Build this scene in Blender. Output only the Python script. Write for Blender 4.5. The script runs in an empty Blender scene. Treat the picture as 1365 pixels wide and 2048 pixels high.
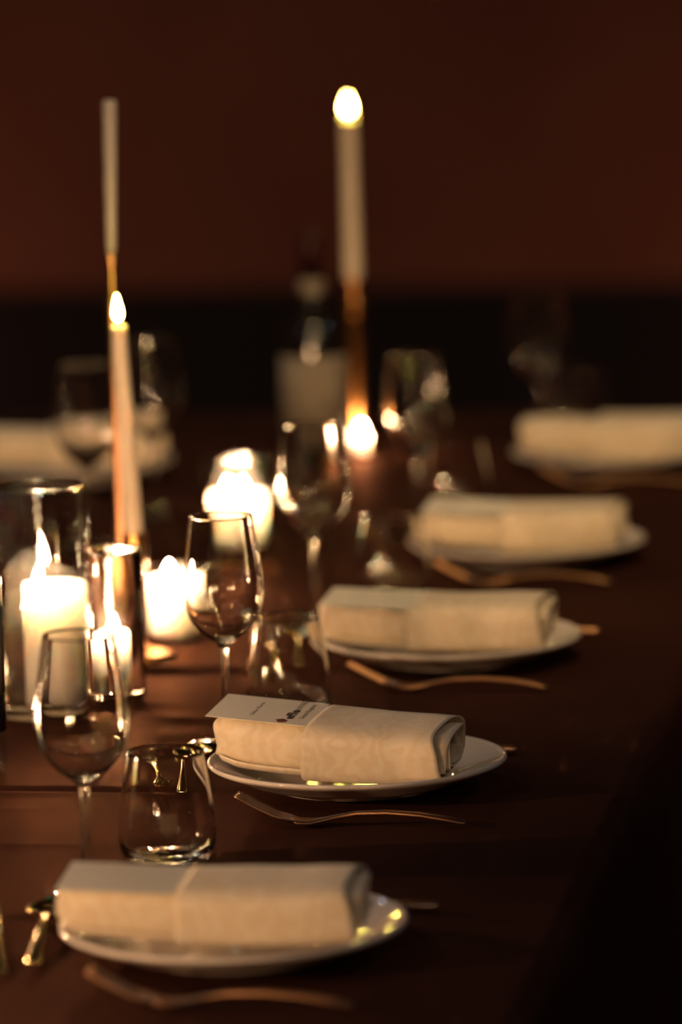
import bpy, bmesh, math, random
from mathutils import Vector, Matrix, noise
random.seed(7)
sc = bpy.context.scene
COL = sc.collection
T = 0.75                      # height of the table top above the floor
PI = math.pi

# ------------------------------------------------------------------ camera
cam = bpy.data.cameras.new('camera'); co = bpy.data.objects.new('camera', cam); COL.objects.link(co)
fw = Vector((-0.14905257, 0.97874654, -0.14084939)); rt = Vector((0.98881685, 0.14681688, -0.02619236)); up = Vector((0.00495662, 0.14317829, 0.9896845))
M = Matrix.Identity(4)
for i in range(3):
    M[i][0] = rt[i]; M[i][1] = up[i]; M[i][2] = -fw[i]
M[0][3], M[1][3], M[2][3] = 0.6477, -4.3076, 0.858 + T
co.matrix_world = M
cam.sensor_fit = 'VERTICAL'; cam.sensor_height = 36.0; cam.sensor_width = 24.0
cam.lens = 10340 / 2048 * 36.0
cam.dof.use_dof = True; cam.dof.focus_distance = 4.34; cam.dof.aperture_fstop = 3.3
cam.clip_end = 60
sc.camera = co

# ------------------------------------------------------------------ world, lamps, exposure
w = bpy.data.worlds.new('world'); sc.world = w; w.use_nodes = True
w.node_tree.nodes['Background'].inputs[0].default_value = (1.0, 0.55, 0.3, 1)
w.node_tree.nodes['Background'].inputs[1].default_value = 0.0015
sc.view_settings.view_transform = 'Standard'; sc.view_settings.look = 'None'
sc.view_settings.gamma = 1; sc.view_settings.use_curve_mapping = False
sc.view_settings.exposure = 0.0
cy = sc.cycles
cy.max_bounces = 14; cy.transmission_bounces = 12; cy.transparent_max_bounces = 24
cy.diffuse_bounces = 3; cy.glossy_bounces = 6
cy.sample_clamp_indirect = 200.0; cy.use_denoising = True
cy.caustics_reflective = True; cy.caustics_refractive = True; cy.blur_glossy = 0.0

def area_lamp(name, loc, target, size, power, col, size_y=None, spread=PI):
    l = bpy.data.lights.new(name, 'AREA'); l.energy = power; l.color = col
    l.shape = 'RECTANGLE' if size_y else 'DISK'; l.size = size
    if size_y: l.size_y = size_y
    l.spread = spread
    o = bpy.data.objects.new(name, l); COL.objects.link(o); o.location = loc
    o.rotation_euler = (Vector(target) - Vector(loc)).to_track_quat('-Z', 'Y').to_euler()
    return o
# unseen warm fill lights, added above the table to brighten the napkins
area_lamp('warm_fill_light', (1.7, -1.9, 2.95), (0, 0.6, T), 0.10, 3.0, (1.0, 0.60, 0.32))
area_lamp('warm_fill_light', (-1.2, -2.6, 2.95), (0, 0.2, T), 0.10, 3.0, (1.0, 0.60, 0.30))
area_lamp('warm_fill_light', (0.3, -0.2, 2.95), (0, 2.0, T), 0.10, 3.6, (1.0, 0.62, 0.28), spread=math.radians(75))
area_lamp('warm_fill_light', (0.9, -1.0, 2.95), (0.1, 2.0, T), 0.10, 2.0, (1.0, 0.62, 0.28), spread=math.radians(60))
# small cool downlights in the ceiling
for x, y, p in ((-2.0, -1.0, 5.5), (2.4, 1.2, 4.5), (-1.9, 3.0, 6.0), (0.9, -3.4, 5.0)):
    area_lamp('downlight', (x, y, 3.1), (x, y, 0), 0.06, p, (0.86, 0.9, 1.0))
area_lamp('exit_lamp', (-1.9, 7.3, 2.5), (0, 0, T), 0.30, 0.06, (0.15, 1.0, 0.3), 0.12)
# red-amber uplights washing the far wall
area_lamp('wall_uplight', (-3.0, 6.8, 0.12), (-1.8, 7.5, 0.5), 0.35, 3.1, (1.0, 0.36, 0.20), 0.2)
area_lamp('wall_uplight', (0.8, 6.8, 0.12), (-0.4, 7.5, 0.5), 0.35, 3.1, (1.0, 0.36, 0.20), 0.2)

# ------------------------------------------------------------------ materials
def new_mat(name):
    m = bpy.data.materials.new(name); m.use_nodes = True
    nt = m.node_tree; nt.nodes.clear()
    out = nt.nodes.new('ShaderNodeOutputMaterial')
    return m, nt, out
def principled(name, col, rough=0.5, metal=0.0, **kw):
    m, nt, out = new_mat(name)
    p = nt.nodes.new('ShaderNodeBsdfPrincipled')
    p.inputs['Base Color'].default_value = (*col, 1); p.inputs['Roughness'].default_value = rough; p.inputs['Metallic'].default_value = metal
    for k, v in kw.items():
        p.inputs[k.replace('_', ' ')].default_value = v
    nt.links.new(p.outputs[0], out.inputs[0])
    return m, nt, p
def coords(nt, scale=(1, 1, 1), kind='Object'):
    tc = nt.nodes.new('ShaderNodeTexCoord'); mp = nt.nodes.new('ShaderNodeMapping'); mp.inputs['Scale'].default_value = scale
    nt.links.new(tc.outputs[kind], mp.inputs[0]); return mp.outputs[0]
def noise_tex(nt, vec, scale, detail=3, rough=0.5, dist=0.0):
    n = nt.nodes.new('ShaderNodeTexNoise'); n.inputs['Scale'].default_value = scale; n.inputs['Detail'].default_value = detail
    n.inputs['Roughness'].default_value = rough; n.inputs['Distortion'].default_value = dist
    nt.links.new(vec, n.inputs['Vector']); return n.outputs['Fac']
def ramp(nt, fac, stops):
    r = nt.nodes.new('ShaderNodeValToRGB'); e = r.color_ramp.elements
    e[0].position, e[0].color = stops[0][0], (*stops[0][1], 1)
    e[1].position, e[1].color = stops[-1][0], (*stops[-1][1], 1)
    for p, c in stops[1:-1]:
        x = e.new(p); x.color = (*c, 1)
    nt.links.new(fac, r.inputs[0]); return r.outputs[0]
def bump(nt, p, fac, strength, dist):
    b = nt.nodes.new('ShaderNodeBump'); b.inputs['Strength'].default_value = strength; b.inputs['Distance'].default_value = dist
    nt.links.new(fac, b.inputs['Height']); nt.links.new(b.outputs[0], p.inputs['Normal']); return b

# clear glass with real refraction for the drinking glasses
GLASS, nt, out = new_mat('clear_glass')
g = nt.nodes.new('ShaderNodeBsdfGlass'); g.inputs['IOR'].default_value = 1.5; g.inputs['Roughness'].default_value = 0.0
g.inputs['Color'].default_value = (0.99, 0.985, 0.98, 1); nt.links.new(g.outputs[0], out.inputs[0])
# thin-walled glass for candle cylinders: clear film with a Fresnel reflection
THIN, nt, out = new_mat('thin_wall_glass')
tr = nt.nodes.new('ShaderNodeBsdfTransparent'); tr.inputs[0].default_value = (0.96, 0.955, 0.94, 1)
gl = nt.nodes.new('ShaderNodeBsdfGlossy'); gl.inputs['Roughness'].default_value = 0.015
def math_node(nt, op, a, b):
    n = nt.nodes.new('ShaderNodeMath'); n.operation = op
    for i, x in enumerate((a, b)):
        if x is None: continue
        if isinstance(x, (int, float)): n.inputs[i].default_value = x
        else: nt.links.new(x, n.inputs[i])
    return n
geo = nt.nodes.new('ShaderNodeNewGeometry'); dt = nt.nodes.new('ShaderNodeVectorMath'); dt.operation = 'DOT_PRODUCT'
nt.links.new(geo.outputs['Incoming'], dt.inputs[0]); nt.links.new(geo.outputs['Normal'], dt.inputs[1])
ab = math_node(nt, 'ABSOLUTE', dt.outputs['Value'], None); om = math_node(nt, 'SUBTRACT', 1.0, ab.outputs[0]); pw = math_node(nt, 'POWER', om.outputs[0], 4.0)
fr = math_node(nt, 'MULTIPLY_ADD', pw.outputs[0], 0.96); fr.inputs[2].default_value = 0.055
mx = nt.nodes.new('ShaderNodeMixShader')
nt.links.new(fr.outputs[0], mx.inputs[0]); nt.links.new(tr.outputs[0], mx.inputs[1]); nt.links.new(gl.outputs[0], mx.inputs[2]); nt.links.new(mx.outputs[0], out.inputs[0])
# dark glass of the far bottle
DARKGLASS, nt, p = principled('dark_bottle_glass', (0.012, 0.010, 0.008), 0.06); p.inputs['IOR'].default_value = 1.5
# wax
def wax(name, col, scale):
    m, nt, p = principled(name, col, 0.45)
    p.inputs['Subsurface Weight'].default_value = 1.0
    p.inputs['Subsurface Radius'].default_value = (1.0, 0.90, 0.80)
    p.inputs['Subsurface Scale'].default_value = scale
    n = noise_tex(nt, coords(nt, (1, 1, 1)), 60, 3); bump(nt, p, n, 0.15, 0.001)
    return m
WAX = wax('ivory_wax', (0.96, 0.91, 0.84), 0.045)
WAX_TAPER = wax('taper_wax', (0.88, 0.78, 0.62), 0.006)
WAX_WHITE = wax('white_taper_wax', (0.52, 0.49, 0.47), 0.005)
WICK, _, _ = principled('wick', (0.02, 0.015, 0.01), 0.9)
def emitter(name, col, s):
    m, nt, out = new_mat(name); e = nt.nodes.new('ShaderNodeEmission'); e.inputs[0].default_value = (*col, 1); e.inputs[1].default_value = s
    nt.links.new(e.outputs[0], out.inputs[0]); return m
FLAME = emitter('candle_flame', (1.0, 0.56, 0.29), 1350)
FLAME_Y = emitter('taper_flame', (1.0, 0.76, 0.14), 170)
# ceramics, metals
PORC, nt, p = principled('cream_porcelain', (0.78, 0.72, 0.64), 0.04)
n = noise_tex(nt, coords(nt), 8, 2); bump(nt, p, n, 0.02, 0.0005)
COPPER, nt, p = principled('brushed_copper', (0.66, 0.37, 0.20), 0.32, 1.0)
n = noise_tex(nt, coords(nt, (3, 40, 40)), 40, 2); bump(nt, p, n, 0.06, 0.0005)
GOLD, nt, p = principled('polished_gold', (0.80, 0.60, 0.30), 0.12, 1.0)
n = noise_tex(nt, coords(nt, (20, 3, 20)), 30, 2); bump(nt, p, n, 0.05, 0.0005)
BRASS, nt, p = principled('amber_brass', (0.62, 0.30, 0.10), 0.28, 1.0)
n = noise_tex(nt, coords(nt, (4, 4, 1)), 25, 2); bump(nt, p, n, 0.05, 0.0005)
# napkin damask: woven leaf pattern shows as slight change of tone and gloss
def napkin_mat(name, base, leaf):
    m, nt, p = principled(name, base, 0.75, Sheen_Weight=0.3)
    v = coords(nt, (1, 1.4, 1.4))
    n1 = noise_tex(nt, v, 14, 4, 0.6, 2.4)
    wv = nt.nodes.new('ShaderNodeTexWave'); wv.inputs['Scale'].default_value = 16; wv.inputs['Distortion'].default_value = 14; wv.inputs['Detail'].default_value = 2
    wv.inputs['Detail Scale'].default_value = 2.0; nt.links.new(v, wv.inputs['Vector'])
    mt = nt.nodes.new('ShaderNodeMath'); mt.operation = 'MULTIPLY'; nt.links.new(n1, mt.inputs[0]); nt.links.new(wv.outputs['Fac'], mt.inputs[1])
    c = ramp(nt, mt.outputs[0], [(0.20, base), (0.30, leaf)]); nt.links.new(c, p.inputs['Base Color'])
    r = ramp(nt, mt.outputs[0], [(0.20, (0.8,) * 3), (0.30, (0.5,) * 3)]); nt.links.new(r, p.inputs['Roughness'])
    wn = noise_tex(nt, coords(nt, (1, 1, 1)), 900, 2); wn2 = noise_tex(nt, coords(nt), 22, 3)
    ad = nt.nodes.new('ShaderNodeMath'); ad.operation = 'MULTIPLY_ADD'; ad.inputs[1].default_value = 6.0
    nt.links.new(wn2, ad.inputs[0]); nt.links.new(wn, ad.inputs[2]); bump(nt, p, ad.outputs[0], 0.35, 0.0006)
    return m
NAPKIN = napkin_mat('ivory_damask', (0.80, 0.68, 0.47), (0.84, 0.74, 0.55))
CARD, nt, p = principled('card_stock', (0.80, 0.77, 0.64), 0.7)
n = noise_tex(nt, coords(nt), 500, 2); bump(nt, p, n, 0.1, 0.0003)
INK, _, _ = principled('black_ink', (0.03, 0.012, 0.012), 0.6)
INKTHIN, _, _ = principled('thin_brown_ink', (0.09, 0.05, 0.04), 0.6)
INKRED, _, _ = principled('red_brown_ink', (0.20, 0.045, 0.02), 0.6)
# cloth on the table
CLOTH, nt, p = principled('brown_satin_cloth', (0.05, 0.02, 0.015), 1.0)
p.inputs['Specular IOR Level'].default_value = 0.0
v = coords(nt, (1, 1, 1)); n1 = noise_tex(nt, v, 5, 3, 0.5, 0.6)
c = ramp(nt, n1, [(0.3, (0.028, 0.0103, 0.0068)), (0.7, (0.046, 0.0170, 0.0110))]); nt.links.new(c, p.inputs['Base Color'])
wn = noise_tex(nt, v, 700, 2); bump(nt, p, wn, 0.25, 0.0005)
sat = nt.nodes.new('ShaderNodeBsdfGlossy'); sat.inputs['Color'].default_value = (1.0, 0.55, 0.38, 1); sat.inputs['Roughness'].default_value = 0.5
ms = nt.nodes.new('ShaderNodeMixShader'); ms.inputs[0].default_value = 0.036
om = [n_ for n_ in nt.nodes if n_.type == 'OUTPUT_MATERIAL'][0]
nt.links.new(p.outputs[0], ms.inputs[1]); nt.links.new(sat.outputs[0], ms.inputs[2]); nt.links.new(ms.outputs[0], om.inputs[0])
WOOD, nt, p = principled('dark_table_wood', (0.03, 0.016, 0.01), 0.5)
n = noise_tex(nt, coords(nt, (12, 1, 12)), 6, 4); nt.links.new(ramp(nt, n, [(0.3, (0.02, 0.010, 0.006)), (0.7, (0.05, 0.026, 0.015))]), p.inputs['Base Color'])
PAPER, nt, p = principled('bottle_label_paper', (0.42, 0.37, 0.28), 0.75)
n = noise_tex(nt, coords(nt), 50, 3); nt.links.new(ramp(nt, n, [(0.35, (0.25, 0.21, 0.15)), (0.65, (0.34, 0.29, 0.21))]), p.inputs['Base Color'])
BLACKLABEL, _, _ = principled('black_label', (0.008, 0.008, 0.009), 0.4)
CAPSULE, _, _ = principled('dark_foil_capsule', (0.05, 0.012, 0.012), 0.35, 0.4)
WALL, nt, p = principled('red_brown_plaster', (0.30, 0.12, 0.07), 0.9)
n = noise_tex(nt, coords(nt), 2.5, 5); nt.links.new(ramp(nt, n, [(0.3, (0.26, 0.10, 0.06)), (0.7, (0.32, 0.13, 0.08))]), p.inputs['Base Color']); bump(nt, p, n, 0.2, 0.01)
DADO, nt, p = principled('black_painted_panel', (0.008, 0.007, 0.006), 0.7)
FLOOR, nt, p = principled('dark_carpet', (0.012, 0.008, 0.007), 0.95)
n = noise_tex(nt, coords(nt), 300, 3); bump(nt, p, n, 0.5, 0.004)
CEIL, _, _ = principled('ceiling_paint', (0.10, 0.08, 0.07), 0.95)

# ------------------------------------------------------------------ helpers
def mesh_obj(name, verts, faces, mat, parent=None, smooth=True):
    me = bpy.data.meshes.new(name); me.from_pydata([tuple(v) for v in verts], [], faces); me.validate(); me.update()
    bm = bmesh.new(); bm.from_mesh(me); bmesh.ops.remove_doubles(bm, verts=bm.verts, dist=1e-6)
    bmesh.ops.recalc_face_normals(bm, faces=bm.faces); bm.to_mesh(me); bm.free()
    if smooth:
        for f in me.polygons: f.use_smooth = True
    me.materials.append(mat)
    o = bpy.data.objects.new(name, me); COL.objects.link(o)
    if parent: o.parent = parent
    return o
def sharp(o, angle=0.7):
    try: o.data.set_sharp_from_angle(angle=angle)
    except Exception: pass
    return o
def bevel(o, wdt, seg=2):
    m = o.modifiers.new('bevel', 'BEVEL'); m.width = wdt; m.segments = seg; m.limit_method = 'ANGLE'; m.angle_limit = 0.6
    return o
def lathe(name, prof, mat, parent=None, n=64, closed=False, loc=(0, 0, 0)):
    vs, fs = [], []; k = len(prof)
    for i in range(n):
        a = 2 * PI * i / n
        for r, z in prof: vs.append((r * math.cos(a) + loc[0], r * math.sin(a) + loc[1], z + loc[2]))
    seg = k if closed else k - 1
    for i in range(n):
        j = (i + 1) % n
        for q in range(seg):
            q2 = (q + 1) % k
            fs.append((i * k + q, j * k + q, j * k + q2, i * k + q2))
    return mesh_obj(name, vs, fs, mat, parent)
def smooth_prof(pts, sub=6):
    """Catmull-Rom through the profile points"""
    out = []
    P = [pts[0]] + list(pts) + [pts[-1]]
    for i in range(1, len(P) - 2):
        p0, p1, p2, p3 = P[i - 1], P[i], P[i + 1], P[i + 2]
        for s in range(sub):
            t = s / sub
            out.append(tuple(0.5 * ((2 * p1[d]) + (-p0[d] + p2[d]) * t + (2 * p0[d] - 5 * p1[d] + 4 * p2[d] - p3[d]) * t * t + (-p0[d] + 3 * p1[d] - 3 * p2[d] + p3[d]) * t ** 3) for d in (0, 1)))
    out.append(tuple(pts[-1])); return [(max(r, 0), z) for r, z in out]
def box(name, lo, hi, mat, parent=None):
    x0, y0, z0 = lo; x1, y1, z1 = hi
    v = [(x0, y0, z0), (x1, y0, z0), (x1, y1, z0), (x0, y1, z0), (x0, y0, z1), (x1, y0, z1), (x1, y1, z1), (x0, y1, z1)]
    f = [(0, 3, 2, 1), (4, 5, 6, 7), (0, 1, 5, 4), (1, 2, 6, 5), (2, 3, 7, 6), (3, 0, 4, 7)]
    return mesh_obj(name, v, f, mat, parent, smooth=False)
def tag(o, label=None, cat=None, group=None, kind=None):
    if label: o['label'] = label
    if cat: o['category'] = cat
    if group: o['group'] = group
    if kind: o['kind'] = kind
    return o
def empty(name, label, cat, loc=(0, 0, 0), rz=0.0, group=None):
    o = bpy.data.objects.new(name, None); COL.objects.link(o); o.empty_display_size = 0.02
    o.location = loc; o.rotation_euler = (0, 0, rz); return tag(o, label, cat, group)
def copy_tree(o, parent=None):
    kids = list(o.children)
    c = o.copy(); COL.objects.link(c); c.parent = parent
    for ch in kids: copy_tree(ch, c)
    return c
def first_or_copy(proto, used, loc, rz=None, label=None):
    o = proto if not used else copy_tree(proto)
    used.append(1); o.location = loc
    if rz is not None: o.rotation_euler = (0, 0, rz)
    if label: o['label'] = label
    return o
def tube(name, path, radii, mat, parent=None, n=12, flat=None, caps=True):
    """tube along a path of points; radii = (half width, half thickness) per point, width along Y unless flat gives the side vector"""
    vs, fs = [], []
    for i, p in enumerate(path):
        p = Vector(p); a = Vector(path[max(i - 1, 0)]); b = Vector(path[min(i + 1, len(path) - 1)])
        t = (b - a).normalized(); side = Vector(flat or (0, 1, 0)); side = (side - t * side.dot(t)).normalized(); nrm = t.cross(side)
        rw, rh = radii[i]
        for k in range(n):
            a_ = 2 * PI * k / n; c, s = math.cos(a_), math.sin(a_)
            c = math.copysign(abs(c) ** 0.75, c); s = math.copysign(abs(s) ** 0.75, s)
            vs.append(p + side * rw * c + nrm * rh * s)
    for i in range(len(path) - 1):
        for k in range(n):
            k2 = (k + 1) % n; fs.append((i * n + k, i * n + k2, (i + 1) * n + k2, (i + 1) * n + k))
    if caps:
        fs.append(tuple(range(n))[::-1]); fs.append(tuple((len(path) - 1) * n + k for k in range(n)))
    return mesh_obj(name, vs, fs, mat, parent)

# ------------------------------------------------------------------ the room
X0, X1, Y0, Y1, ZC = -5.0, 5.0, -7.0, 7.5, 3.2
tag(box('floor', (X0, Y0, -0.1), (X1, Y1, 0), FLOOR), kind='structure')
tag(box('ceiling', (X0, Y0, ZC), (X1, Y1, ZC + 0.1), CEIL), kind='structure')
tag(box('wall_back', (X0, Y1, 0), (X1, Y1 + 0.15, ZC), WALL), kind='structure')
tag(box('wall_front', (X0, Y0 - 0.15, 0), (X1, Y0, ZC), WALL), kind='structure')
tag(box('wall_left', (X0 - 0.15, Y0, 0), (X0, Y1, ZC), WALL), kind='structure')
tag(box('wall_right', (X1, Y0, 0), (X1 + 0.15, Y1, ZC), WALL), kind='structure')
tag(bevel(box('baseboard_back', (X0, Y1 - 0.03, 0), (X1, Y1, 0.43), DADO), 0.006), kind='structure')

# ------------------------------------------------------------------ table and cloth
TX0, TX1, TY0, TY1 = -0.875, 0.235, -2.6, 2.62
tb = empty('dining_table', 'long dark banquet table under the brown cloth, carrying the place settings', 'table', ((TX0 + TX1) / 2, 0, 0))
cx = (TX0 + TX1) / 2
o = bevel(box('tabletop', (TX0 - cx + .01, TY0 + .01, T - 0.04), (TX1 - cx - .01, TY1 - .01, T - 0.018), WOOD, tb), 0.004)
for sx in (TX0 + 0.1 - cx, TX1 - 0.1 - cx):
    for sy in (TY0 + 0.15, 0.0, TY1 - 0.15):
        bevel(box('leg', (sx - .03, sy - .03, 0), (sx + .03, sy + .03, T - 0.04), WOOD, tb), 0.004)

def smoothstep(a, b, x):
    t = min(1, max(0, (x - a) / (b - a))); return t * t * (3 - 2 * t)
GROOVE = [(-0.524, 0.009, 0.008), (-0.018, 0.012, 0.0095), (0.565, 0.012, 0.011), (-1.1, .01, .01), (1.12, .012, .012), (1.7, .012, .012)]
CREASE = [(-0.545, 0.0025, 0.010), (-0.045, 0.0030, 0.010), (0.590, 0.0025, 0.012), (0.16, 0.0030, 0.010), (0.425, 0.0025, 0.012), (-0.26, 0.002, 0.01), (0.30, 0.0015, 0.014), (-0.11, 0.0012, 0.009)]
def cloth_z(x, y):
    fade = 1 - 0.85 * smoothstep(-0.24, -0.12, x)
    z = 0
    for yc, a, wd in CREASE:
        yy = y - yc - 0.006 * math.sin(x * 7 + yc * 9)
        z += 1.35 * a * math.exp(-abs(yy) / wd)
    for yc, a, wd in GROOVE:     # the cloth sags into the joints between the table sections
        z -= a * math.exp(-(abs(y - yc - 0.004 * math.sin(x * 6 + yc * 9)) / wd) ** 3)
    # soft slanting wrinkles on the runner strip between the two rows of plates
    m = smoothstep(0.02, 0.12, y) * (1 - smoothstep(0.42, 0.55, y))
    z += m * 0.0022 * (math.sin((y - 0.10 * x) * 80 + 2 * noise.noise(Vector((x * 4, y * 3, 0)))) * 0.5 + 0.5)
    z += 0.0010 * noise.noise(Vector((x * 5, y * 9, 1.0))) + 0.001
    return z * fade
def build_cloth():
    xs = [TX0 + (TX1 - TX0) * i / 74 for i in range(75)]
    ny = 900; ys = [TY0 + (TY1 - TY0) * j / ny for j in range(ny + 1)]
    drop = [0.012, 0.03, 0.06, 0.12, 0.2, 0.3, 0.4, 0.5, 0.6, 0.68]
    def side(x, y, d, sx):
        out = 0.010 * min(1, d / 0.02) + (0.020 * (d / 0.6)) * (math.sin(y * 26 + math.sin(y * 7) * 2) + 0.5 * math.sin(y * 51 + 1)) + 0.03 * d
        return (x + sx * max(out, 0.004 * min(1, d / .01)), y, T - d)
    rows = []
    for y in ys:
        row = [side(TX0, y, d, -1) for d in drop[::-1]] + [(x, y, T + cloth_z(x, y)) for x in xs] + [side(TX1, y, d, 1) for d in drop]
        rows.append(row)
    n = len(rows[0]); vs = []
    def end(row, d, sy):
        return [(x, y + sy * (0.012 + 0.03 * d + 0.015 * d / 0.6 * math.sin(x * 30)), min(z, T - d)) for x, y, z in row]
    rows = [end(rows[0], d, -1) for d in (0.6, 0.3, 0.06)] + rows + [end(rows[-1], d, 1) for d in (0.06, 0.3, 0.6)]
    for r in rows: vs += r
    fs = [(j * n + i, j * n + i + 1, (j + 1) * n + i + 1, (j + 1) * n + i) for j in range(len(rows) - 1) for i in range(n - 1)]
    o = mesh_obj('tablecloth', vs, fs, CLOTH)
    return tag(o, 'dark brown satin cloth with pressed cross folds, draped over the long table', 'tablecloth')
build_cloth()

Z = T + 0.0008
# ------------------------------------------------------------------ plates
def make_plate():
    r = empty('dinner_plate', '', 'plate', group='round dinner plates')
    inner = smooth_prof([(0.0, 0.0065), (0.05, 0.0065), (0.080, 0.0075), (0.094, 0.0110), (0.112, 0.0185), (0.1245, 0.0238)], 5)
    rim = [(0.1256, 0.0246), (0.1270, 0.0252), (0.1284, 0.0244), (0.1288, 0.0226), (0.1270, 0.0208)]
    under = smooth_prof([(0.1240, 0.0192), (0.110, 0.0135), (0.094, 0.0070), (0.080, 0.0040), (0.0725, 0.0030)], 4)
    lathe('dish', inner + rim + under + [(0.0, 0.0030)], PORC, r, 128)
    lathe('foot_ring', [(0.0715, 0.0040), (0.0712, 0.0002), (0.0700, -0.0004), (0.0672, -0.0004), (0.0660, 0.0002), (0.0655, 0.0040)], PORC, r, 96)
    return r
plate = make_plate(); used = []
K = {-1: 'nearest', 0: 'second', 1: 'third', 2: 'fourth', 3: 'farthest'}
PL = {-1: 'white plate at the bottom of the picture, under the nearest rolled napkin',
      0: 'sharp white plate in focus, with the lettered place card on its napkin',
      1: 'blurred white plate just behind the sharp one, third up the right row',
      2: 'blurred white plate second from the back of the right row',
      3: 'most blurred white plate of the right row, cut by the right edge'}
PY = {-1: -0.633, 0: 0.0, 1: 0.633, 2: 1.266, 3: 2.02}
for k in range(-1, 4):
    first_or_copy(plate, used, ({2: 0.006, 3: 0.03}.get(k, 0), PY[k], Z + .0005), 0, PL[k])
first_or_copy(plate, used, (-0.64, 1.93, Z + .003), 0, 'white plate on the far left side of the table, behind the candles')

# ------------------------------------------------------------------ napkins
def roll_section(t, s, w, h):
    """flattened roll outline; t in turns, s shrink"""
    a = 2 * PI * t; c, si = math.cos(a), math.sin(a); e = 0.56
    return (math.copysign(abs(c) ** e, c) * w * s, math.copysign(abs(si) ** e, si) * h * s)
def make_napkin(L=0.215, w=0.033, h=0.0225, seed=0, split=0.40, droop=0.004, taper_h=0.0):
    r = empty('rolled_napkin', '', 'napkin', group='ivory damask napkins rolled on plates')
    rnd = random.Random(seed)
    def sheet(name, x0f, x1, turns0, turns1, base, thick, nx, slant_end=False):
        vs, fs = [], []; nt_ = int((turns1 - turns0) * 44)
        for side in (0, 1):
            for i in range(nx + 1):
                for j in range(nt_ + 1):
                    t = turns0 + (turns1 - turns0) * j / nt_
                    x0 = x0f(t) if callable(x0f) else x0f
                    u = i / nx; x = x0 + (x1(t) - x0) * u if callable(x1) else x0 + (x1 - x0) * u
                    s = base - 0.115 * (t - turns0 if name == 'inner_roll' else 0) - side * thick / w
                    yy, zz = roll_section(t, max(s, 0.08), w, h)
                    q = noise.noise(Vector((x * 14 + seed * 3.1, math.cos(2 * PI * t) * 1.2, math.sin(2 * PI * t) * 1.2)))
                    q2 = noise.noise(Vector((x * 45 + seed, math.cos(2 * PI * t) * 3, math.sin(2 * PI * t) * 3)))
                    k = 1 + 0.045 * q + 0.012 * q2
                    endt = abs(x) / (L / 2); pin = 1 - 0.05 * max(0, endt - 0.75) / 0.25
                    if x < 0: pin *= 1 - 0.10 * smoothstep(0.80, 1.0, endt)
                    zz2 = zz * k * pin - droop * (1 - (2 * x / L) ** 2) * (1 if zz < 0 else 0.6)
                    if name == 'inner_roll' and t < 1.0 and x < x_seam: zz2 -= 0.0008
                    vs.append((x, yy * k * pin, (zz2 + h) * (1 - taper_h * (x / L + 0.5))))
        A = (nx + 1) * (nt_ + 1); m = nt_ + 1
        for i in range(nx):
            for j in range(nt_):
                a = i * m + j
                fs.append((a, a + 1, a + m + 1, a + m)); fs.append((A + a, A + a + m, A + a + m + 1, A + a + 1))
        for j in range(nt_):
            fs.append((j, A + j, A + j + 1, j + 1)); a = nx * m + j; fs.append((a, a + 1, A + a + 1, A + a))
        for i in range(nx):
            a = i * m; fs.append((a, a + m, A + a + m, A + a)); a = i * m + nt_; fs.append((a, A + a, A + a + m, a + m))
        return mesh_obj(name, vs, fs, NAPKIN, r)
    x_seam = -L / 2 + L * split
    # right-hand ends of the layers stagger a little, as folded cloth does
    sheet('inner_roll', lambda t: -L / 2 + 0.004 * math.sin(t * 9 + seed), lambda t: L / 2 - 0.003 + 0.004 * math.sin(t * 5.3 + 1), 0.55, 5.0, 0.905, 0.0011, 40)
    # outer wrap: its left hem runs slantwise over the roll and makes the pocket for the card
    def hem(t):
        a = (t - 0.30) % 1.0
        return x_seam + 0.011 - 0.009 * smoothstep(0.10, 0.45, t) + 0.0012 * math.sin(t * 15 + seed)
    sheet('outer_wrap', hem, lambda t: L / 2 - 0.008 + 0.0035 * math.sin(2 * PI * t * 2 + 0.7) - 0.004 * math.exp(-(((t - .85) % 1.0 - 0) / .06) ** 2), -0.12, 1.06, 1.055, 0.0012, 30)
    return r
NAPL = {-1: 'rolled ivory napkin nearest the camera, on the bottom plate', 0: 'sharp rolled ivory damask napkin in focus holding the lettered card',
        1: 'rolled ivory napkin on the third plate from the camera', 2: 'rolled ivory napkin on the fourth plate from the camera',
        3: 'rolled ivory napkin on the farthest right plate, cut by picture edge'}
NSPEC = {-1: (-0.010, -0.010, -0.02, 0.225, 0.0215), 0: (-0.011, -0.010, -0.19, 0.209, 0.0262), 1: (-0.008, -0.006, -0.12, 0.228, 0.0225), 2: (0.006, 0.0, -0.09, 0.218, 0.022), 3: (0.03, 0.0, -0.06, 0.225, 0.023)}
TILT = math.radians(9)
def place_napkin(k, loc, rz, L, h, label):
    nk = make_napkin(L=L, h=h, w=0.038 if k == 0 else 0.034, droop=0.0055, taper_h=0.16 if k == 0 else 0.0, seed=k + 2, split=0.38); nk['label'] = label
    if k == 0: loc = (loc[0], loc[1], loc[2] - 0.0025)
    nk.location = loc; nk.rotation_euler = (TILT, 0.02 if k == 0 else 0.0, rz); return nk
for k in range(-1, 4):
    dx, dy, rz, L, h = NSPEC[k]
    place_napkin(k, (dx, PY[k] + dy, Z + 0.0215), rz, L, h, NAPL[k])
place_napkin(5, (-0.64, 1.93, Z + 0.027), 0.06, 0.24, 0.023, 'rolled ivory napkin on the far left side of the table')

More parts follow.
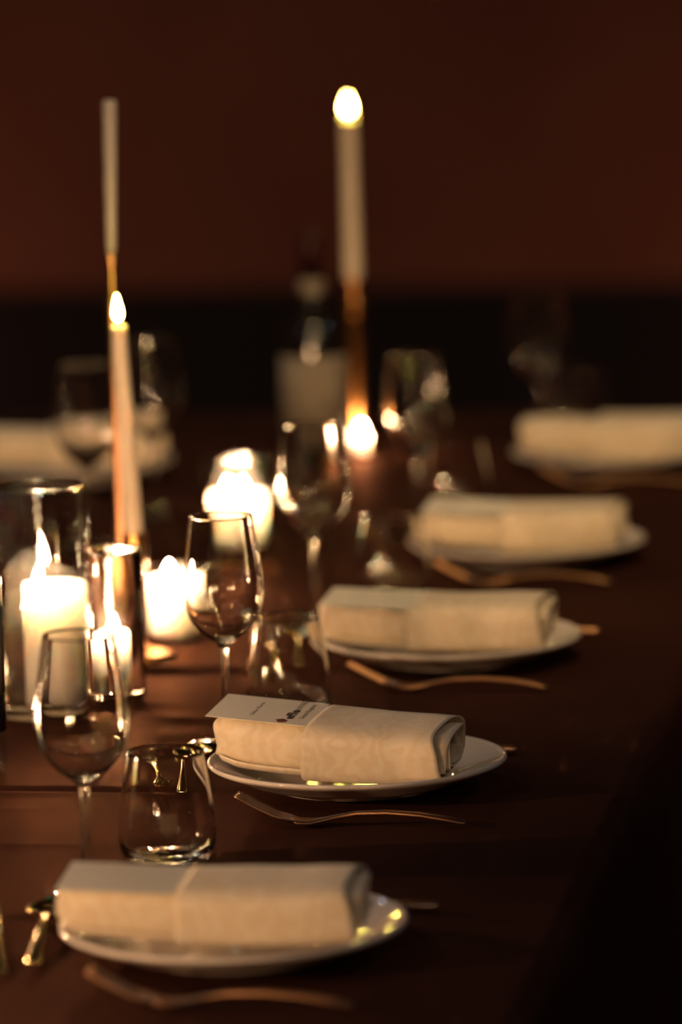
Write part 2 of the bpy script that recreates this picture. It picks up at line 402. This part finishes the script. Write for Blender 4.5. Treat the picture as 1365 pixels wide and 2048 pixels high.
# ------------------------------------------------------------------ place cards
def text_mesh(body, size, mat, bold=0.0, shear=0.0, name='lettering', sx=1.0):
    cu = bpy.data.curves.new(name, 'FONT'); cu.body = body; cu.size = size; cu.offset = bold; cu.shear = shear; cu.extrude = 0.00004; cu.resolution_u = 3
    cu.align_x = 'LEFT'
    tmp = bpy.data.objects.new('tmp', cu); COL.objects.link(tmp)
    bpy.context.view_layer.update()
    me = bpy.data.meshes.new_from_object(tmp.evaluated_get(bpy.context.evaluated_depsgraph_get()))
    bpy.data.objects.remove(tmp); bpy.data.curves.remove(cu)
    me.materials.clear(); me.materials.append(mat); me.name = name
    if sx != 1.0:
        for v in me.vertices: v.co.x *= sx
    return me
def make_card(full):
    # card lies in its own XY plane; x from its free end to the napkin pocket, text runs along +y
    r = empty('place_card', '', 'card')
    o = box('card', (-0.047, -0.0265, 0), (0.047, 0.0265, 0.00045), CARD, r)
    def put(me, x, y, lab=None):
        t = bpy.data.objects.new(me.name, me); COL.objects.link(t); t.parent = r
        t.location = (x, y, 0.00052); t.rotation_euler = (0, 0, PI / 2)
        if lab: t['label'] = lab
    if full:
        put(text_mesh('Gillian Martin', 0.0054, INKTHIN, 0.0, 0.0), -0.0075, -0.0145, 'guest name in thin grey letters')
        put(text_mesh('effie', 0.0122, INK, 0.0004), 0.0285, -0.0150, 'bold black word')
        put(text_mesh('AWARDS', 0.0088, INK, -0.00005, sx=0.74), 0.0285, 0.0050, 'thin black capitals')
        put(text_mesh('United Kingdom', 0.0062, INK, 0.00002, sx=0.80), 0.0375, -0.0120, 'small black words')
        # the flame-shaped mark before the word
        pts = [(0, 0), (0.0022, 0.0012), (0.0045, 0.0045), (0.0036, 0.0085), (0.0016, 0.0118), (0.0010, 0.0092), (-0.0004, 0.0110), (-0.0012, 0.0084), (-0.0030, 0.0090), (-0.0040, 0.0050), (-0.0028, 0.0014)]
        n = len(pts); vs = [(a, b, 0) for a, b in pts] + [(a, b, 0.0001) for a, b in pts]
        fs = [tuple(range(n))[::-1], tuple(range(n, 2 * n))] + [(i, (i + 1) % n, n + (i + 1) % n, n + i) for i in range(n)]
        m = mesh_obj('emblem', vs, fs, INKRED, r, smooth=False); m.location = (0.0262, -0.0195, 0.00048); m.rotation_euler = (0, 0, PI / 2 + 0.12); m['label'] = 'red-brown flame mark'
    return r
CARDL = {-1: 'blurred cream place card on the nearest napkin', 0: 'sharp cream place card with black lettering and red-brown mark',
         1: 'blurred cream place card on the third napkin', 2: 'faint cream place card on the fourth napkin'}
def place_card(k, full):
    dx, dy, rz, L, h = NSPEC[k]
    c = make_card(full); c['label'] = CARDL[k]
    q = k == 0
    R = Matrix.Translation((dx, PY[k] + dy, Z + 0.0215 - 0.0025 * q)) @ Matrix.Rotation(rz, 4, 'Z') @ Matrix.Rotation(0.02 if k == 0 else 0.0, 4, 'Y') @ Matrix.Rotation(TILT, 4, 'X')
    xs = -L / 2 + L * 0.38
    ctr = R @ Vector((xs - 0.040, -0.001, 2 * h - 0.0033 - 0.0014 - 0.0004 * q))
    c.matrix_world = Matrix.Translation(ctr) @ Matrix.Rotation(rz - 0.04, 4, 'Z') @ Matrix.Rotation(TILT + math.radians(2), 4, 'X') @ Matrix.Rotation(math.radians(1.2) + 0.036 * q, 4, 'Y')
for k in (-1, 0, 1, 2): place_card(k, k == 0)

# ------------------------------------------------------------------ cutlery
def make_fork():
    r = empty('dinner_fork', '', 'fork', group='copper dinner forks')
    # side view: tines up at the left, belly on the cloth, handle arching to the right
    path = []; rad = []
    for x, z, hw, ht in ((-0.045, 0.0050, 0.0085, 0.0013), (-0.038, 0.0030, 0.0115, 0.0014), (-0.028, 0.0026, 0.0110, 0.0016), (-0.018, 0.0040, 0.0070, 0.0019), (-0.008, 0.0062, 0.0036, 0.0021), (0.010, 0.0095, 0.0030, 0.0021), (0.035, 0.0105, 0.0036, 0.0020), (0.062, 0.0090, 0.0050, 0.0018), (0.085, 0.0058, 0.0066, 0.0016), (0.098, 0.0032, 0.0070, 0.0014), (0.101, 0.0027, 0.0052, 0.0012)):
        path.append((x, 0, z)); rad.append((hw, ht))
    tube('handle', path, rad, COPPER, r, 16)
    for i in range(4):
        y = (i - 1.5) * 0.0058
        tube('tine', [(-0.041, y, 0.0036), (-0.058, y, 0.0085), (-0.072, y, 0.0152), (-0.088, y * 0.96, 0.0238), (-0.0905, y * 0.96, 0.0252)],
             [(0.0024, 0.0016), (0.0023, 0.0016), (0.0023, 0.0015), (0.0020, 0.0012), (0.0012, 0.0008)], COPPER, r, 8)
    return r
fork = make_fork(); used = []
FL = {-1: 'copper fork lying in front of the nearest plate', 0: 'sharp copper fork lying in front of the plate in focus', 1: 'blurred copper fork in front of the third plate',
      2: 'blurred copper fork in front of the fourth plate', 3: 'very blurred copper fork in front of the farthest plate'}
for k in range(-1, 4):
    first_or_copy(fork, used, (0.014 + (0.03 if k == 3 else 0), PY[k] - 0.172, Z + 0.0015), -0.02 - 0.03 * (k == -1), FL[k])
def make_knife():
    r = empty('dinner_knife', '', 'knife', group='copper dinner knives')
    tube('handle', [(0.005, 0, 0.004), (0.03, 0, 0.0045), (0.07, 0, 0.0045), (0.105, 0, 0.0042), (0.109, 0, 0.004)], [(0.004, 0.003), (0.0048, 0.0032), (0.0055, 0.0034), (0.0062, 0.0034), (0.0048, 0.0022)], COPPER, r, 14)
    tube('blade', [(0.008, 0, 0.004), (-0.02, 0.001, 0.004), (-0.06, 0.001, 0.004), (-0.095, 0.002, 0.004), (-0.112, 0.006, 0.004)], [(0.0038, 0.0012), (0.0085, 0.0010), (0.0095, 0.0009), (0.0080, 0.0008), (0.0015, 0.0006)], COPPER, r, 12)
    return r
knife = make_knife(); used = []
for k, lab in ((-1, 'copper knife behind the nearest plate, only its tip showing'), (0, 'copper knife behind the plate in focus, handle end showing'), (1, 'copper knife behind the third plate, red-brown tip showing')):
    first_or_copy(knife, used, (0.012 + (0.012 if k else 0), PY[k] + 0.146, Z), -0.01, lab)
def make_spoon():
    r = empty('dessert_spoon', '', 'spoon', group='gold dessert spoons')
    vs, fs = [], []; nu, nv = 20, 8
    for side in (0, 1):
        for i in range(nu):
            for j in range(nv + 1):
                a = 2 * PI * i / nu; q = j / nv
                vs.append((0.0165 * q * math.cos(a) * (1 - 0.12 * math.sin(a)), 0.066 + 0.0245 * q * math.sin(a), 0.0012 + 0.0085 * q ** 2.2 + (0.0011 if side else 0)))
    A = nu * (nv + 1); m = nv + 1
    for i in range(nu):
        i2 = (i + 1) % nu
        for j in range(nv):
            fs.append((i * m + j, i2 * m + j, i2 * m + j + 1, i * m + j + 1)); fs.append((A + i * m + j, A + i * m + j + 1, A + i2 * m + j + 1, A + i2 * m + j))
        fs.append((i * m + nv, i2 * m + nv, A + i2 * m + nv, A + i * m + nv))
    mesh_obj('bowl', vs, fs, GOLD, r)
    tube('handle', [(0, 0.043, 0.0088), (0, 0.033, 0.0100), (0, 0.010, 0.0110), (0, -0.03, 0.0085), (0, -0.07, 0.0040), (0, -0.088, 0.0030), (0, -0.091, 0.0028)], [(0.0042, 0.0014), (0.0026, 0.0018), (0.0024, 0.0018), (0.0034, 0.0016), (0.0058, 0.0014), (0.0062, 0.0013), (0.0045, 0.001)], GOLD, r, 14, flat=(1, 0, 0))
    return r
def make_dfork():
    r = empty('dessert_fork', '', 'fork', group='gold dessert forks')
    tube('handle', [(0, 0.050, 0.0030), (0, 0.040, 0.0034), (0, 0.030, 0.0060), (0, 0.010, 0.0100), (0, -0.03, 0.0085), (0, -0.07, 0.0040), (0, -0.088, 0.0030), (0, -0.091, 0.0028)], [(0.0070, 0.0012), (0.0090, 0.0013), (0.0030, 0.0017), (0.0024, 0.0018), (0.0034, 0.0016), (0.0058, 0.0014), (0.0062, 0.0013), (0.0045, 0.001)], GOLD, r, 14, flat=(1, 0, 0))
    for i in range(3):
        x = (i - 1) * 0.0062
        tube('tine', [(x, 0.046, 0.003), (x, 0.060, 0.0060), (x, 0.075, 0.0110), (x, 0.088, 0.0165)], [(0.0017, 0.001), (0.0016, 0.001), (0.0014, 0.0009), (0.0007, 0.0005)], GOLD, r, 8, flat=(1, 0, 0))
    return r
sp = make_spoon(); df = make_dfork(); us, uf = [], []
for k, a, b in ((-1, 'at the lower left corner, left of the nearest plate', 'beside the nearest gold spoon'), (0, 'at the left end of the plate in focus, bright bowl up', 'lying beside the gold spoon of the plate in focus'), (1, 'left of the third plate', 'left of the third plate beside the spoon')):
    first_or_copy(sp, us, (-0.152, PY[k] + 0.035, Z + 0.0015), 0.13, 'gold dessert spoon ' + a)
    first_or_copy(df, uf, (-0.182, PY[k] - 0.010 + (0.015 if k else 0.03), Z + 0.0015), PI + 0.32 if k == 0 else 0.25, 'gold dessert fork ' + b)

# ------------------------------------------------------------------ drinking glasses
def make_wineglass():
    r = empty('wine_glass', '', 'glass', group='stemmed wine glasses')
    outer = smooth_prof([(0.0, 0.0900), (0.0052, 0.0904), (0.0085, 0.0935), (0.0140, 0.0975), (0.0220, 0.1040), (0.0300, 0.1145), (0.0352, 0.1270), (0.0369, 0.1400), (0.0358, 0.1560), (0.0332, 0.1760), (0.0302, 0.1960), (0.0285, 0.2076)], 5)
    inner = smooth_prof([(0.0275, 0.2076), (0.0292, 0.1960), (0.0322, 0.1760), (0.0348, 0.1560), (0.0358, 0.1400), (0.0341, 0.1275), (0.0288, 0.1155), (0.0205, 0.1055), (0.0120, 0.0995), (0.0050, 0.0968), (0.0, 0.0962)], 5)
    lathe('bowl', outer + [(0.0283, 0.2082), (0.0280, 0.2084), (0.0277, 0.2082)] + inner, GLASS, r, 96)
    lathe('stem', [(0.0, 0.0898)] + [(0.0050, 0.0896)] + smooth_prof([(0.0047, 0.088), (0.0041, 0.080), (0.0037, 0.060), (0.0036, 0.035), (0.0040, 0.018), (0.0056, 0.0095), (0.0095, 0.0062)], 4) + [(0.0, 0.0062)], GLASS, r, 40)
    lathe('foot', [(0.0, 0.0060)] + smooth_prof([(0.0096, 0.0060), (0.0160, 0.0040), (0.0260, 0.0026), (0.0335, 0.0022)], 3) + [(0.0345, 0.0016), (0.0340, 0.0006), (0.0325, 0.0004), (0.0, 0.0010)], GLASS, r, 72)
    return r
wgp = make_wineglass(); used = []
WG = [((-0.146, -0.455), 'blurred wine glass at lower left, standing before the tall candle cylinder'),
      ((-0.144, 0.178), 'sharp wine glass in focus behind the lettered card'),
      ((-0.162, 0.822), 'blurred wine glass in the middle of the picture, behind the third napkin'),
      ((-0.142, 1.455), 'blurred wine glass right of the tall lit taper'),
      ((-0.075, 2.130), 'faint wine glass against the black band, above the farthest napkin'),
      ((-0.476, 1.617), 'blurred wine glass on a pale napkin right behind the lit leaning taper'),
      ((-0.505, 1.370), 'blurred wine glass behind the rim of the tall candle cylinder')]
for (x, y), lab in WG: first_or_copy(wgp, used, (x, y, T + cloth_z(x, y) + .0012), random.random(), lab)
def make_tumbler():
    r = empty('water_tumbler', '', 'glass', group='stemless water tumblers')
    outer = smooth_prof([(0.0, 0.0012), (0.024, 0.0008), (0.0300, 0.0022), (0.0355, 0.0080), (0.0385, 0.0170), (0.0392, 0.0260), (0.0378, 0.0450), (0.0340, 0.0700), (0.0302, 0.0912)], 5)
    inner = smooth_prof([(0.0288, 0.0912), (0.0326, 0.0700), (0.0363, 0.0450), (0.0376, 0.0265), (0.0366, 0.0180), (0.0320, 0.0115), (0.0230, 0.0085), (0.0, 0.0080)], 5)
    lathe('glass_body', outer + [(0.0299, 0.0919), (0.0295, 0.0921), (0.0291, 0.0919)] + inner, GLASS, r, 96)
    return r
tp = make_tumbler(); used = []
TB = [((-0.106, -0.325), 'blurred water tumbler behind the nearest napkin'), ((-0.112, 0.330), 'sharp stemless tumbler beside the wine glass in focus'),
      ((-0.104, 0.985), 'blurred tumbler behind the third napkin'), ((-0.115, 1.600), 'blurred tumbler left of the fourth napkin'),
      ((-0.045, 2.300), 'faint tumbler with cool glints behind the farthest napkin')]
for (x, y), lab in TB: first_or_copy(tp, used, (x, y, T + cloth_z(x, y) + .0012), random.random(), lab)

# ------------------------------------------------------------------ candles
def flame_mesh(parent, loc, h=0.026, r=0.0048, lean=0.0, mat=None):
    prof = smooth_prof([(0.0, 0.0), (r * 0.7, h * 0.10), (r, h * 0.28), (r * 0.80, h * 0.52), (r * 0.40, h * 0.78), (0.0, h)], 3)
    o = lathe('flame', prof, mat or FLAME, parent, 14)
    for v in o.data.vertices: v.co.x += lean * (v.co.z / h) ** 1.5 * h
    o.location = loc; return o
def pillar(name, loc, r, h, label, wicks=((0, 0),), fl=0.030, fr=0.0060, lean=0.0, mat=None, pool=0.006):
    e = empty(name, label, 'candle', loc)
    prof = [(0, 0), (r - 0.002, 0), (r, 0.002), (r, h - 0.003), (r - 0.0015, h - 0.0004), (r * 0.86, h), (r * 0.78, h - pool * 0.35), (r * 0.66, h - pool * 0.8), (r * 0.4, h - pool), (0, h - pool)]
    prof = prof[:3] + [(r, h * t) for t in (0.25, 0.5, 0.75)] + prof[3:]
    lathe('wax', prof, mat or WAX, e, 40)
    for i, (wx, wy) in enumerate(wicks):
        tube('wick', [(wx, wy, h - pool - 0.001), (wx + .0004, wy, h - pool + 0.004), (wx + .001, wy, h - pool + 0.0075)], [(0.0008, 0.0008)] * 3, WICK, e, 6)
        flame_mesh(e, (wx + .001, wy, h - pool + 0.0055), fl, fr, lean)
    return e
def cylinder(name, loc, r, h, label, t=0.0026, base=0.008, mat=THIN):
    e = empty(name, label, 'glass', loc)
    prof = [(0, 0.0008), (r - 0.003, 0.0004), (r, 0.003), (r, h - 0.001), (r - t * 0.3, h), (r - t * 0.7, h), (r - t, h - 0.001), (r - t, base + 0.002), (r - t - 0.002, base), (0, base)]
    lathe('glass_wall', prof, mat, e, 96)
    lathe('rim', [(r - t / 2 + 0.0017 * math.cos(a), h - 0.0006 + 0.0017 * math.sin(a)) for a in [2 * PI * i / 10 for i in range(10)]], GLASS, e, 96, closed=True)
    return e
zz = lambda x, y: T + cloth_z(x, y) + 0.001
cylinder('candle_cylinder', (-0.338, 0.315, zz(-0.338, 0.315)), 0.0455, 0.214, 'tall clear glass cylinder at left holding the large pillar candle', mat=THIN)
pillar('pillar_candle', (-0.327, 0.322, zz(-0.338, 0.315) + 0.0085), 0.0300, 0.114, 'large white pillar candle glowing inside the tall glass cylinder', wicks=((-0.016, -0.004),), lean=0.15, fl=0.022, fr=0.0045)
cylinder('votive_holder', (-0.290, 0.400, zz(-0.29, 0.40)), 0.0305, 0.142, 'narrow clear glass cylinder just right of the large pillar candle', base=0.006, t=0.0013, mat=GLASS)
pillar('votive_candle', (-0.288, 0.398, zz(-0.29, 0.40) + 0.0065), 0.0150, 0.056, 'small votive candle inside the narrow glass cylinder', fl=0.016, fr=0.004)
cylinder('votive_holder', (-0.297, 0.755, zz(-0.297, 0.755)), 0.0385, 0.071, 'short wide glass holding the blazing candle left of the sharp wine glass', base=0.005)
pillar('votive_candle', (-0.297, 0.755, zz(-0.297, 0.755) + 0.0055), 0.0250, 0.059, 'blazing white candle in the short glass left of the sharp wine glass', wicks=((-0.004, 0),), fl=0.016, fr=0.0060)
pillar('votive_candle', (-0.365, 0.815, zz(-0.365, 0.815)), 0.0095, 0.036, 'small candle standing in for a refracted candle image in the narrow cylinder', fl=0.018, fr=0.0035, mat=WAX)  # lit candle put in place of a refracted candle image
pillar('votive_candle', (-0.340, 0.693, zz(-0.340, 0.693)), 0.0092, 0.038, 'slim candle standing in for a refracted image left of the blazing one', fl=0.020, fr=0.0035)  # refraction in the glass, built as a slim lit candle
cylinder('candle_cylinder', (-0.331, 1.352, zz(-0.331, 1.352)), 0.0375, 0.104, 'blurred glass cylinder around the pillar candle in mid picture', base=0.006)
pillar('pillar_candle', (-0.331, 1.352, zz(-0.331, 1.352) + 0.0065), 0.0330, 0.058, 'blurred white pillar candle in mid picture behind the sharp wine glass', wicks=((-0.012, 0), (0.006, -0.004)), fl=0.016, fr=0.005)
pillar('votive_candle', (-0.310, 2.165, zz(-0.31, 2.165)), 0.0100, 0.026, 'tiny lit candle at the foot of the tall copper candlestick', fl=0.012, fr=0.0028)
# candle row continued towards the camera, added outside the frame to light the napkins
for i, (x, y) in enumerate(((-0.37, -0.36), (-0.36, -1.02), (-0.36, -1.65))):
    cylinder('candle_cylinder', (x, y, zz(x, y)), 0.0455, 0.16, 'added clear glass cylinder with a pillar candle, unseen, ' + ('first', 'second', 'third')[i] + ' before the left frame edge')
    pillar('pillar_candle', (x, y, zz(x, y) + 0.0085), 0.030, 0.100, 'added white pillar candle lighting the napkins, unseen, ' + ('first', 'second', 'third')[i] + ' before the left frame edge', wicks=((-0.010, 0), (0.010, 0)))

cylinder('votive_holder', (-0.475, 0.10, zz(-0.475, 0.10)), 0.0385, 0.071, 'added short glass with a small candle, unseen past the left edge', base=0.005)
pillar('votive_candle', (-0.475, 0.10, zz(-0.475, 0.10) + 0.0055), 0.025, 0.045, 'small candle added for its light, unseen past the left edge', fl=0.02, fr=0.005)  # unseen candle and holder, added to light the large pillar and the cloth
# tapers and their candlesticks
def taper(loc, r0, r1, h, mat, label, lean=(0, 0), lit=True, fl=0.024, fr=0.0040):
    e = empty('taper_candle', label, 'candle', loc)
    e.rotation_euler = (lean[1], lean[0], 0)
    prof = [(0, 0), (r0 * 0.8, 0), (r0, 0.012)] + [(r0 + (r1 - r0) * t, 0.012 + (h - 0.012) * t) for t in (0.25, 0.5, 0.75, 0.95)] + [(r1, h - 0.002), (r1 * 0.8, h), (0, h - 0.0005)]
    lathe('wax', prof, mat, e, 36)
    tube('wick', [(0, 0, h - 0.001), (0, 0, h + 0.004), (0.001, 0, h + 0.008)], [(0.0007, 0.0007)] * 3, WICK, e, 6)
    if lit: flame_mesh(e, (0.0, 0, h + 0.004), fl, fr, 0.0, FLAME_Y)
    return e
def stick(loc, prof, mat, label, rb=0.034):
    e = empty('candlestick', label, 'candlestick', loc)
    lathe('base', smooth_prof([(0, 0.0005), (rb, 0.0005), (rb + .001, 0.003), (rb - .003, 0.0055), (rb * 0.55, 0.0080), (0.0095, 0.0130), (0, 0.0135)], 4), mat, e, 56)
    lathe('rod', prof, mat, e, 40)
    return e
tx, ty = -0.312, 0.640; tz = zz(tx, ty)
stick((tx, ty, tz), smooth_prof([(0, 0.010), (0.0095, 0.012), (0.0072, 0.024), (0.0068, 0.070), (0.0085, 0.086), (0.0118, 0.094), (0.0124, 0.122), (0.0120, 0.1245)], 4) + [(0.0106, 0.1245), (0.0104, 0.098), (0, 0.098)], BRASS, 'short amber brass candlestick under the leaning lit taper')
taper((tx, ty, tz + 0.0985), 0.0103, 0.0075, 0.232, WAX_TAPER, 'lit ivory taper candle at left, leaning slightly left', lean=(-0.040, 0.0), fl=0.026, fr=0.0042)
tx, ty = -0.325, 2.235; tz = zz(tx, ty)
tall = smooth_prof([(0, 0.010), (0.0125, 0.014), (0.0118, 0.030), (0.0116, 0.150), (0.0122, 0.168), (0.0150, 0.176), (0.0150, 0.188), (0.0126, 0.196), (0.0128, 0.214), (0.0128, 0.216)], 4) + [(0.0112, 0.216), (0.0110, 0.192), (0, 0.192)]
stick((tx, ty, tz), tall, BRASS, 'tall copper candlestick under the round-flamed taper at the top')
taper((tx, ty, tz + 0.1925), 0.0108, 0.0088, 0.232, WAX_TAPER, 'lit ivory taper rising against the wall, flame highest in the picture', lean=(-0.004, 0.0), fl=0.024, fr=0.0058)
tx, ty = -0.351, 0.765; tz = zz(tx, ty)
thin = smooth_prof([(0, 0.010), (0.0070, 0.014), (0.0058, 0.030), (0.0056, 0.200), (0.0060, 0.320), (0.0066, 0.338), (0.0040, 0.350), (0.0034, 0.366), (0.0036, 0.378), (0.0058, 0.382), (0.0060, 0.389)], 4) + [(0.0050, 0.389), (0.0049, 0.386), (0, 0.386)]
stick((tx, ty, tz), thin, COPPER, 'tall slim copper candlestick just behind the leaning taper, holding the unlit candle', rb=0.0155)
taper((tx, ty, tz + 0.3865), 0.0047, 0.0066, 0.156, WAX_WHITE, 'unlit white taper at upper left, flat-topped against the wall', lean=(0.022, 0.0), lit=False)

# ------------------------------------------------------------------ bottles
def bottle(name, loc, label, rad, body, total, neck, glassmat, clear):
    e = empty(name, label, 'bottle', loc)
    sh = body
    outer = [(0, 0.004), (rad * 0.6, 0.003), (rad * 0.82, 0.001), (rad * 0.95, 0.004), (rad, 0.012), (rad, sh * 0.5), (rad, sh), (rad * 0.97, sh + 0.012), (rad * 0.80, sh + 0.030), (neck * 1.35, sh + 0.052), (neck * 1.05, sh + 0.070), (neck, total - 0.028), (neck, total - 0.006)]
    prof = smooth_prof(outer, 4)
    if clear:
        t = 0.003
        inn = smooth_prof([(neck - t, total - 0.006), (neck - t, sh + 0.075), (neck * 1.3 - t, sh + 0.052), (rad * 0.8 - t, sh + 0.030), (rad - t, sh), (rad - t, 0.020), (rad * 0.7, 0.013), (0, 0.014)], 4)
        prof = prof + inn
    else: prof = prof + [(neck * 0.8, total - 0.004), (0, total - 0.004)]
    lathe('glass_body', prof, glassmat, e, 72)
    return e
b = bottle('water_bottle', (-0.350, 0.036, zz(-0.35, 0.036)), 'clear glass bottle cut by the left edge, beige and black label', 0.0350, 0.165, 0.29, 0.013, THIN, True)
def band(name, rr, z0, z1, mat, parent, n=72, a0=0, a1=2 * PI):
    vs, fs = [], []
    for i in range(n + 1):
        a = a0 + (a1 - a0) * i / n
        for r_, z in ((rr, z0), (rr, z1), (rr + 0.0002, z1), (rr + 0.0002, z0)): vs.append((r_ * math.cos(a), r_ * math.sin(a), z))
    for i in range(n):
        for q in range(4): fs.append((i * 4 + q, i * 4 + (q + 1) % 4, (i + 1) * 4 + (q + 1) % 4, (i + 1) * 4 + q))
    return mesh_obj(name, vs, fs, mat, parent)
band('label', 0.0352, 0.073, 0.150, PAPER, b); band('label_band', 0.0352, 0.040, 0.0725, BLACKLABEL, b)
lathe('cap', [(0.0136, 0.262), (0.0150, 0.262), (0.0150, 0.291), (0.014, 0.292), (0, 0.292)], BLACKLABEL, b, 32)
b = bottle('wine_bottle', (-0.356, 2.085, zz(-0.356, 2.085)), 'dark wine bottle with a pale label, blurred beside the tall taper', 0.0410, 0.150, 0.285, 0.0135, DARKGLASS, False)
band('label', 0.0413, 0.022, 0.137, PAPER, b); band('neck_label', 0.0157, 0.213, 0.232, PAPER, b)
lathe('capsule', [(0.0150, 0.238), (0.0154, 0.238), (0.0152, 0.286), (0.0145, 0.288), (0, 0.288)], CAPSULE, b, 32)
